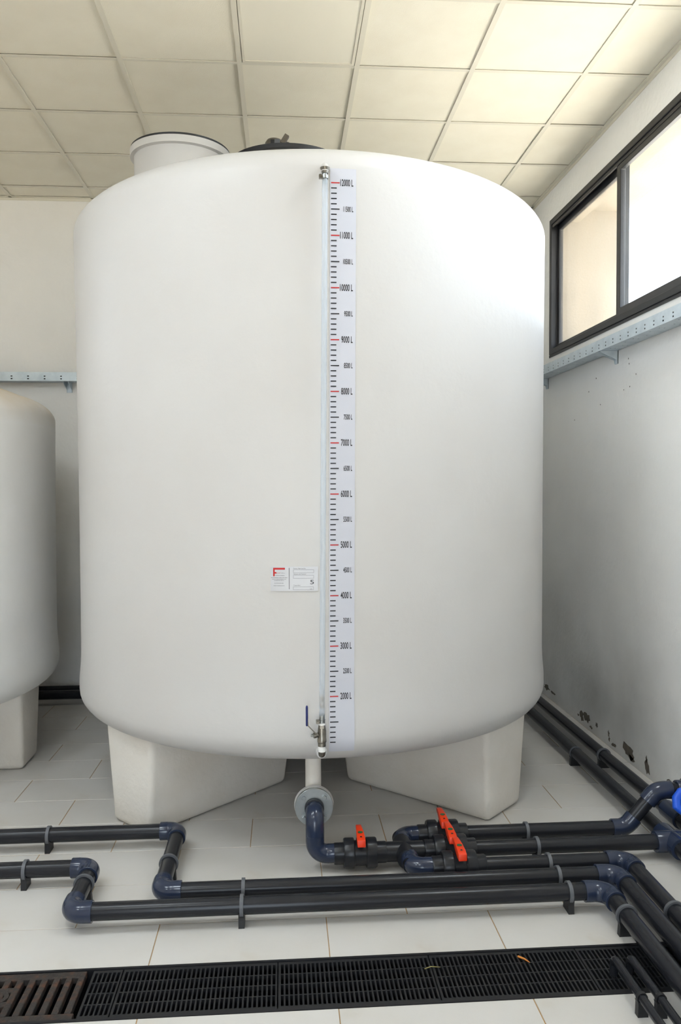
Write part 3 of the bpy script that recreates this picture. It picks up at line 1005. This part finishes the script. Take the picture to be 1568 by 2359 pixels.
# valves
def make_valve():
    t = thing('ball_valve', '', 'valve')

    def rib(amp):
        return lambda r, h, j, n: r + (amp if j % 4 < 2 else 0)
    MB().revolve([(0, -0.026), (0.050, -0.026), (0.0505, 0), (0.050, 0.026), (0, 0.026)], (0, 0, 0), 32, axis='X').build('body', M['fitdark'], t, smooth=35)
    for s in (-1, 1):
        MB().revolve([(0, s * 0.024), (0.057, s * 0.024), (0.0605, s * 0.028), (0.0605, s * 0.062), (0.057, s * 0.068), (0, s * 0.068)], (0, 0, 0), 64, axis='X', rfun=lambda r, h, j, n: r - (0.0012 if (j % 8 < 1 and r > .058) else 0)).build('union_nut', M['fitdark'], t, smooth=35)
        MB().revolve([(0, s * 0.060), (0.0425, s * 0.060), (0.0425, s * 0.104), (0.041, s * 0.108), (0, s * 0.108)], (0, 0, 0), 48, axis='X', rfun=lambda r, h, j, n: r - (0.0010 if (j % 6 < 1 and r > .04) else 0)).build('tail_socket', M['fitdark'], t, smooth=35)
    MB().sweep([(0, 0, 0.03), (0, 0, 0.060)], 0.017, 20).build('stem', M['fitdark'], t, smooth=35)
    # lever lying across the pipe: broad stepped near end, narrowing and rising to the far end
    prof = [(-0.075, 0.058, 0.0165), (-0.072, 0.082, 0.0165), (-0.045, 0.088, 0.0165), (0.0, 0.092, 0.0145), (0.045, 0.091, 0.0120), (0.072, 0.088, 0.0115)]
    low = [(-0.075, 0.055), (-0.072, 0.056), (-0.045, 0.056), (0.0, 0.060), (0.045, 0.070), (0.072, 0.072)]
    hv = MB()
    V, Fc = [], []
    for (y, z, hw), (y2, zl) in zip(prof, low):
        V += [(-hw, y, zl), (hw, y, zl), (hw, y, z), (-hw, y, z)]
    for i in range(len(prof) - 1):
        for j in range(4):
            Fc.append((i * 4 + j, i * 4 + (j + 1) % 4, (i + 1) * 4 + (j + 1) % 4, (i + 1) * 4 + j))
    Fc += [(3, 2, 1, 0), tuple(len(V) - 4 + j for j in range(4))]
    hv.add(V, Fc)
    h = hv.build('handle', M['orange'], t, bevel=0.0025, bseg=2, smooth=40)
    mk = MB().revolve([(0, 0), (0.0105, 0), (0.0105, 0.0012), (0, 0.0012)], (0, 0, 0), 20)
    mk.v = [(x, y * 0.9 - 0.012, z + 0.0912) for x, y, z in mk.v]
    mk.build('green_mark', M['green'], h)
    mk = MB()
    mk.add([(-0.005, -0.052, 0.0880), (0.005, -0.052, 0.0880), (0.003, -0.043, 0.0889), (-0.003, -0.043, 0.0889)], [(0, 1, 2, 3)])
    mk.build('arrow_mark', M['ink'], h)
    return t


VPOS = [((0.307, Y2_, PZ_), 'orange-handled valve standing alone next to the tank outlet elbow'),
        ((0.680, Y1_, PZ_), 'orange-handled valve of the row of three, farthest back by the tank leg'),
        ((0.683, Y2_, PZ_), 'orange-handled valve in the middle of the row of three'),
        ((0.688, Y3_, PZ_), 'orange-handled valve of the row of three, nearest the front')]
v0 = make_valve()
for i, (p, lab) in enumerate(VPOS):
    v = v0 if i == 0 else copy_tree(v0)
    v.location = p
    v['label'] = lab
    v['group'] = 'ball valves with orange handles'

# cross fitting distributing to three valves
CXX = 0.492
cr = thing('cross_fitting', 'dark four-way pipe cross with two blue-grey elbows behind the front pipes', 'pipe fitting', (CXX, Y2_, 0))
cm = MB().sweep([(CXX - 0.085, Y2_, PZ_), (CXX + 0.078, Y2_, PZ_)], 0.0395, 28)
cm.sweep([(CXX, Y2_ - 0.078, PZ_), (CXX, Y2_ + 0.078, PZ_)], 0.0395, 28)
cm.build('cross_body', M['fitdark'], cr, smooth=40)
pipe(cr, (0.41, Y2_, PZ_), (CXX, Y2_, PZ_), 0.034, 'stub', M['fitdark'])
pipe(cr, (CXX, Y2_, PZ_), (0.59, Y2_, PZ_), 0.034, 'stub', M['fitdark'])
pipe(cr, (CXX + .01, Y3_ + 0.02, PZ_), (CXX, Y1_ - 0.02, PZ_), 0.034, 'stub', M['fitdark'])
elbow(cr, (CXX + 0.005, Y1_, PZ_), (0, -1, 0), (1, 0, 0), L=0.080)
elbow(cr, (CXX + 0.012, Y3_ + .004, PZ_), (0, 1, 0), (1, 0, 0), L=0.080)

# runs beyond the valves
r1 = thing('raised_pipe_run', 'dark pipe behind the front runs that climbs over the wall pipe at right', 'pipe', (1.2, Y1_, 0))
pipe(r1, (0.76, Y1_, PZ_), (1.46, Y1_, PZ_))
elbow(r1, (1.500, Y1_, PZ_), (-1, 0, 0), (1, 0, 1.15), L=0.062, bend=0.07)
dr = Vector((1, 0, 1.15)).normalized()
top = Vector((1.500, Y1_, PZ_)) + dr * 0.215
pipe(r1, Vector((1.500, Y1_, PZ_)) + dr * 0.04, top - dr * 0.04)
elbow(r1, top, -dr, (1, 0, 0), L=0.066, bend=0.07)
pipe(r1, top + X_ * 0.04, top + X_ * 0.12)
elbow(r1, top + X_ * 0.252, (-1, 0, 0), (0, -1, 0), L=0.050, bend=0.016)
pipe(r1, top + X_ * 0.252 - Y_ * 0.03, Vector((top.x + 0.252, YEND, top.z)))

r2 = thing('straight_pipe_run', 'straight dark pipe from the middle valve to the tee at the wall pipe', 'pipe', (1.2, Y2_, 0))
pipe(r2, (0.77, Y2_, PZ_), (1.60, Y2_, PZ_))
r3 = thing('bent_pipe_run', 'dark pipe from the front valve turning towards the viewer at right', 'pipe', (1.2, Y3_, 0))
pipe(r3, (0.77, Y3_, PZ_), (X3 - .05, Y3_, PZ_))
elbow(r3, (X3, Y3_, PZ_), (-1, 0, 0), (0, -1, 0), L=0.088, bend=0.055)
pipe(r3, (X3, Y3_ - .05, PZ_), (X3, YEND, PZ_))

# pipes along the right and back walls
WZ, WR_ = 0.070, 0.0325
XW1, XW2 = 1.640, 1.782
YW1, YW2 = 5.94, 6.08
wp1 = thing('wall_pipe', 'dark pipe along the foot of the right wall, the one nearer the tank', 'pipe', (XW1, 4.5, 0), 'pipes along the foot of the walls')
pipe(wp1, (XW1, Y2_ + 0.05, WZ), (XW1, YW1 - .06, WZ), WR_)
elbow(wp1, (XW1, YW1, WZ), (0, -1, 0), (-1, 0, 0), L=0.095, bend=0.06, r=0.045)
pipe(wp1, (XW1 - .06, YW1, WZ), (-4.4, YW1, WZ), WR_)
tee = MB().sweep([(XW1 - 0.075, Y2_, PZ_), (XW1 - 0.073, Y2_, PZ_), (XW1 + 0.058, Y2_, PZ_), (XW1 + 0.060, Y2_, PZ_)], [0.043, 0.0445, 0.0445, 0.043], 28)
tee.sweep([(XW1, Y2_ + 0.085, WZ), (XW1, Y2_ - 0.085, WZ)], 0.0445, 28)
tee.build('tee', M['fit'], wp1, smooth=40)
pipe(wp1, (XW1, Y2_ - 0.05, WZ), (XW1, YEND, WZ), WR_)
wp2 = thing('wall_pipe', 'dark pipe along the foot of the right wall, the one nearer the wall', 'pipe', (XW2, 4.5, 0), 'pipes along the foot of the walls')
pipe(wp2, (XW2, YEND, WZ), (XW2, YW2 - .06, WZ), WR_)
socket(wp2, (XW2, 3.60, WZ), (XW2, 3.46, WZ), 0.041)
elbow(wp2, (XW2, YW2, WZ), (0, -1, 0), (-1, 0, 0), L=0.095, bend=0.06, r=0.045)
pipe(wp2, (XW2 - .06, YW2, WZ), (-4.4, YW2, WZ), WR_)

# blue-knobbed valve on the wall pipe, cut by the right edge of the frame
kv = thing('knob_valve', 'dark valve with a bright blue eight-sided knob at the right edge', 'valve', (top.x + 0.15, Y1_, top.z - 0.05))
MB().sweep([top + X_ * 0.090, top + X_ * 0.093, top + X_ * 0.120, top + X_ * 0.124, top + X_ * 0.176, top + X_ * 0.18, top + X_ * 0.205], [0.039, 0.041, 0.041, 0.047, 0.047, 0.041, 0.041], 28).build('valve_body', M['fit'], kv, smooth=35)
KC = Vector((1.738, 3.335, 0.205))
kax = Vector((-0.12, -0.93, 0.34)).normalized()
MB().sweep([top + X_ * 0.15, KC], 0.016, 16).build('stem', M['fitdark'], kv, smooth=40)
kb = MB()
u_ = kax.cross(Z_).normalized()
w2 = u_.cross(kax).normalized()
V, Fc = [], []
spec_ = [(0.052, -0.020), (0.064, -0.012), (0.066, 0.012), (0.055, 0.022), (0.034, 0.020), (0.028, -0.004)]
for (r, h) in spec_:
    for j in range(8):
        a = 2 * PI * (j + 0.5) / 8
        rj = r * (1.0 if j % 2 else 0.93)
        V.append(KC + kax * h + (u_ * math.cos(a) + w2 * math.sin(a)) * rj)
for i in range(len(spec_) - 1):
    for j in range(8):
        Fc.append((i * 8 + j, i * 8 + (j + 1) % 8, (i + 1) * 8 + (j + 1) % 8, (i + 1) * 8 + j))
Fc += [tuple(range(7, -1, -1)), tuple((len(spec_) - 1) * 8 + j for j in range(8))]
kb.add(V, Fc)
kb.build('knob', M['blue'], kv, bevel=0.004, bseg=2, smooth=25)

# thin pipes rising from the drain
for i, (x, lab) in enumerate(((1.060, 'thin dark pipe over the drain, left one of the pair'), (1.114, 'thin dark pipe over the drain, right one of the pair'))):
    t = thing('thin_pipe', lab, 'pipe', (x, 2.3, 0), 'thin pipes over the drain')
    pts = [(x, 2.49, -0.08), (x, 2.49, 0.030)]
    for k in range(1, 7):
        a = PI / 2 * k / 6
        pts.append((x, 2.49 - 0.025 * (1 - math.cos(a)), 0.030 + 0.025 * math.sin(a)))
    pts.append((x, YEND, 0.055))
    MB().sweep(pts, 0.0135, 20).build('pipe', M['pipe'], t, smooth=40)


# ------------------------------------------------------------------ pipe clips
def make_clip(r, zc, axis, foot=0.030, ringmat='clip'):
    """local origin on the floor under the pipe centre"""
    t = thing('pipe_clip', '', 'pipe clip')
    b = MB()
    hw = 0.011
    pts = [(-foot, 0), (foot, 0), (foot * 0.92, zc - r - 0.002), (foot * 1.05, zc - r * 0.45), (foot * 0.8, zc - r * 0.72), (0, zc - r - 0.001), (-foot * 0.8, zc - r * 0.72), (-foot * 1.05, zc - r * 0.45), (-foot * 0.92, zc - r - 0.002)]

    def P(u, z, d):
        return (d, u, z) if axis == 'X' else (u, d, z)
    b.hexa([P(u, z, -hw) for u, z in pts], [P(u, z, hw) for u, z in pts])
    b.build('clip_base', M['clipbase'], t)
    g = MB()
    n = 32
    V, Fc = [], []
    ro, ri, hw2 = r + (0.0075 if r > 0.02 else 0.003), r + 0.0006, 0.0065
    for j in range(n):
        a = 2 * PI * j / n
        for (rad, d) in ((ro, -hw2), (ro, hw2), (ri, hw2), (ri, -hw2)):
            V.append(P(rad * math.cos(a), zc + rad * math.sin(a), d))
    for j in range(n):
        k = (j + 1) % n
        for q_ in range(4):
            Fc.append((j * 4 + q_, k * 4 + q_, k * 4 + (q_ + 1) % 4, j * 4 + (q_ + 1) % 4))
    g.add(V, Fc)
    g.build('clip_ring', M[ringmat], t, smooth=40)
    return t


protos = {}


def clip(x, y, axis, label, r=PR, zc=PZ_, foot=0.030):
    key = (r, zc, axis)
    if key not in protos:
        protos[key] = make_clip(r, zc, axis, foot, 'clip' if r > 0.02 else 'clipbase')
        o = protos[key]
    else:
        o = copy_tree(protos[key])
    o.location = (x, y, 0)
    o['label'] = label
    o['group'] = 'pipe clips on the floor'


clip(-1.03, YA, 'X', 'pipe clip on the rear pipe at the left edge, below the tank leg')
clip(-1.03, YBp, 'X', 'pipe clip on the short front pipe at the left edge')
clip(-0.16, Y4_, 'X', 'pipe clip on the second pipe from the front, left of the outlet elbow')
clip(-0.16, Y5_, 'X', 'pipe clip on the foremost pipe, left of the outlet elbow')
clip(XA, 3.230, 'Y', 'pipe clip on the short crosswise pipe right of the left tank leg')
clip(XB, 3.085, 'Y', 'pipe clip on the leftmost short crosswise pipe')
for i, (y, lab) in enumerate(((Y1_, 'rearmost pipe clip in the diagonal row of five at right'), (Y2_, 'second pipe clip from the back in the diagonal row of five'), (Y3_, 'middle pipe clip in the diagonal row of five at right'),
                              (Y4_, 'second pipe clip from the front in the diagonal row of five'), (Y5_, 'foremost pipe clip in the diagonal row of five at right'))):
    clip(1.053, y, 'X', lab)
clip(X5, 2.705, 'Y', 'pipe clip on the left pipe running to the viewer, above the drain')
clip(X3, 2.715, 'Y', 'pipe clip on the right pipe running to the viewer at the frame edge')
clip(XW2, 4.34, 'Y', 'pipe clip ringing the wall-side pipe below the flaking paint', WR_, WZ, 0.034)
clip(XW1, 4.39, 'Y', 'pipe clip under the tank-side wall pipe at right', WR_ - .004, WZ, 0.034)
clip(1.060, 2.285, 'Y', 'small pipe clip under the left thin pipe at the drain', 0.0135, 0.055, 0.016)
clip(1.114, 2.275, 'Y', 'small pipe clip under the right thin pipe at the drain', 0.0135, 0.055, 0.016)

# ------------------------------------------------------------------ drain gratings
GY0, GY1 = DR_Y0 + 0.011, DR_Y1 - 0.011


def grate_mesh(L):
    n = int(round((L - 0.010) / 0.0146))
    pit = (L - 0.010) / n
    xs_, holes = [0.0], set()
    for i in range(n):
        xs_ += [0.005 + pit * i + 0.0028, 0.005 + pit * (i + 1) - 0.0028]
    xs_.append(L - 0.002)
    H = GY1 - GY0
    rows = [0.0]
    for r in range(4):
        a = 0.012 + (H - 0.024) * r / 4
        rows += [a + 0.0022, a + (H - 0.024) / 4 - 0.0022]
    rows.append(H)
    for i in range(n):
        for r in range(4):
            holes.add((1 + 2 * i, 1 + 2 * r))
    return MB().plate(xs_, rows, holes, lambda u, v, d: (u, v, -d - 0.001), 0.016)


full = grate_mesh(0.504)
labs = ['black slotted plastic drain grating next to the short cut piece', 'black slotted plastic drain grating below the outlet elbow', 'black slotted plastic drain grating with the dry twig', 'black slotted plastic drain grating under the thin pipes', 'black slotted plastic drain grating under the pipes at the right edge']
me0 = None
for i in range(5):
    x = -0.532 + 0.506 * i
    if x + 0.504 > XR:
        continue
    if me0 is None:
        o = full.build('drain_grating', M['grate'])
        me0 = o.data
    else:
        o = bpy.data.objects.new('drain_grating', me0)
        COL.objects.link(o)
    o.location = (x, GY0, 0)
    tag(o, labs[i], 'drain grating', 'plastic drain gratings')
o = grate_mesh(0.096).build('drain_grating', M['grate'])
o.location = (-0.630, GY0, 0)
tag(o, 'short cut piece of black slotted grating beside the rusty grate', 'drain grating', 'plastic drain gratings')

ig = thing('iron_grating', 'rusty cast iron drain grating with wide slots at lower left', 'drain grating', (-0.9, GY0, 0))
MB().box(-1.35, -0.642, GY0, GY0 + 0.030, -0.022, 0.0).build('rail', M['rust'], ig, bevel=0.003)
MB().box(-1.35, -0.652, GY1 - 0.034, GY1, -0.022, 0.0).build('rail', M['rust'], ig, bevel=0.003)
bme = None
for k in range(18):
    x = -0.662 - 0.0385 * k
    if x < -1.34:
        break
    if bme is None:
        bo = MB().box(-0.010, 0.010, GY0 + 0.028, GY1 - 0.032, -0.024, 0.001).build('bar', M['rust'], ig, bevel=0.003)
        bo.location.x += x
        bme = bo
    else:
        c = bme.copy()
        COL.objects.link(c)
        c.location.x = bme.location.x + (x + 0.662)
ring = MB().revolve([(0.016, -0.022), (0.030, -0.022), (0.030, 0.0015), (0.016, 0.0015), (0.016, -0.022)], (-0.895, (GY0 + GY1) / 2 + 0.002, 0), 20)
ring.build('lug_ring', M['rust'], ig, smooth=40)
MB().box(-0.935, -0.857, (GY0 + GY1) / 2 - 0.045, (GY0 + GY1) / 2 - 0.020, -0.022, 0.0008).box(-0.935, -0.857, (GY0 + GY1) / 2 + 0.024, (GY0 + GY1) / 2 + 0.049, -0.022, 0.0008).build('lug_plate', M['rust'], ig, bevel=0.003)

tw = MB().sweep([(0.777, 2.603, 0.004), (0.793, 2.585, 0.006), (0.806, 2.566, 0.004)], [0.0035, 0.003, 0.0012], 8)
tag(tw.build('twig', M['twig'], smooth=40, org=(0.79, 2.585, 0.0)), 'short orange-brown dry twig lying on the drain grating', 'twig')
st = MB().sweep([(0.452, 2.560, 0.003), (0.475, 2.568, 0.005), (0.505, 2.565, 0.003)], [0.0015, 0.0015, 0.001], 6)
tag(st.build('straw', M['straw'], smooth=40, org=(0.475, 2.565, 0.0)), 'thin pale straw lying on the drain grating', 'straw')


# ------------------------------------------------------------------ cable trays
def cable_tray(label, org, L, along, out, hole_off, brackets, pitch):
    """perforated channel; along: unit direction of its length, out: direction from the wall to the room"""
    t = thing('cable_tray', label, 'cable tray', org)
    A, O_, Z0 = Vector(along), Vector(out), Vector(org)
    Wd, H = 0.11, 0.066
    us_, holes = [0.0], set()
    k = 0
    u = hole_off
    while u < L - 0.03:
        us_ += [u - 0.0065, u + 0.0065]
        k += 1
        u += pitch
    us_.append(L)
    zs_ = [0.0, 0.012, 0.020, 0.031, 0.039, H * 0.78]
    for i in range(k):
        holes.add((1 + 2 * i, 1))
        holes.add((1 + 2 * i, 3))

    def P(u_, o_, z_):
        p = Z0 + A * u_ + O_ * o_
        return (p.x, p.y, p.z + z_)
    MB().plate(us_, zs_, holes, lambda a, b_, d: P(a, Wd - d, b_), 0.0015).build('side_rail', M['galv'], t)
    MB().plate([0, L], [H * 0.78, H], set(), lambda a, b_, d: P(a, Wd - d - 0.004, b_), 0.0015).build('rail_lip', M['galv'], t)
    MB().plate(us_, zs_, holes, lambda a, b_, d: P(a, 0.004 + d, b_), 0.0015).build('rear_rail', M['galv'], t)
    os_ = [0.004, 0.022, 0.028, 0.050, 0.056, 0.078, 0.084, Wd - 0.002]
    bh = set()
    for i in range(k):
        for j in (1, 3, 5):
            if (i + j) % 3 != 0:
                bh.add((1 + 2 * i, j))
    MB().plate(us_, os_, bh, lambda a, b_, d: P(a, b_, d), 0.0015).build('tray_floor', M['galv'], t)
    MB().sweep([P(0.01, 0.030, 0.026), P(L - 0.01, 0.030, 0.026)], 0.022, 12).sweep([P(0.01, 0.080, 0.026), P(L - 0.01, 0.080, 0.026)], 0.023, 12).build('cable', M['black'], t, smooth=40)  # black runs added inside the tray so its holes look dark
    for u_ in brackets:
        br = MB()
        w2_ = 0.02
        prof_ = [(0.0, -0.075), (0.005, -0.075), (0.010, -0.052), (Wd * 0.95, -0.012), (Wd * 1.0, -0.001), (0.0, -0.001)]
        for s in (-w2_, w2_ - 0.004):
            br.hexa([P(u_ + s, a, b_) for a, b_ in prof_], [P(u_ + s + 0.004, a, b_) for a, b_ in prof_])
        br.hexa([P(u_ - w2_, a, b_) for a, b_ in ((0, -0.075), (0.004, -0.075), (0.004, -0.001), (0, -0.001))], [P(u_ + w2_, a, b_) for a, b_ in ((0, -0.075), (0.004, -0.075), (0.004, -0.001), (0, -0.001))])
        br.build('bracket', M['galv'], t)
    return t


cable_tray('galvanised perforated cable tray under the window', (XR, 1.0, 2.368), 4.96, (0, 1, 0), (-1, 0, 0), 0.02, (0.6, 1.8, 3.62, 4.86), 0.1)
cable_tray('galvanised perforated cable tray on the back wall at left', (-4.4, YB, 2.368), 6.0, (1, 0, 0), (0, -1, 0), 0.03, (0.6, 1.7, 2.80, 4.0, 5.2), 0.119)

# ------------------------------------------------------------------ tidy helper properties
for o in bpy.data.objects:
    if '_org' in o:
        del o['_org']
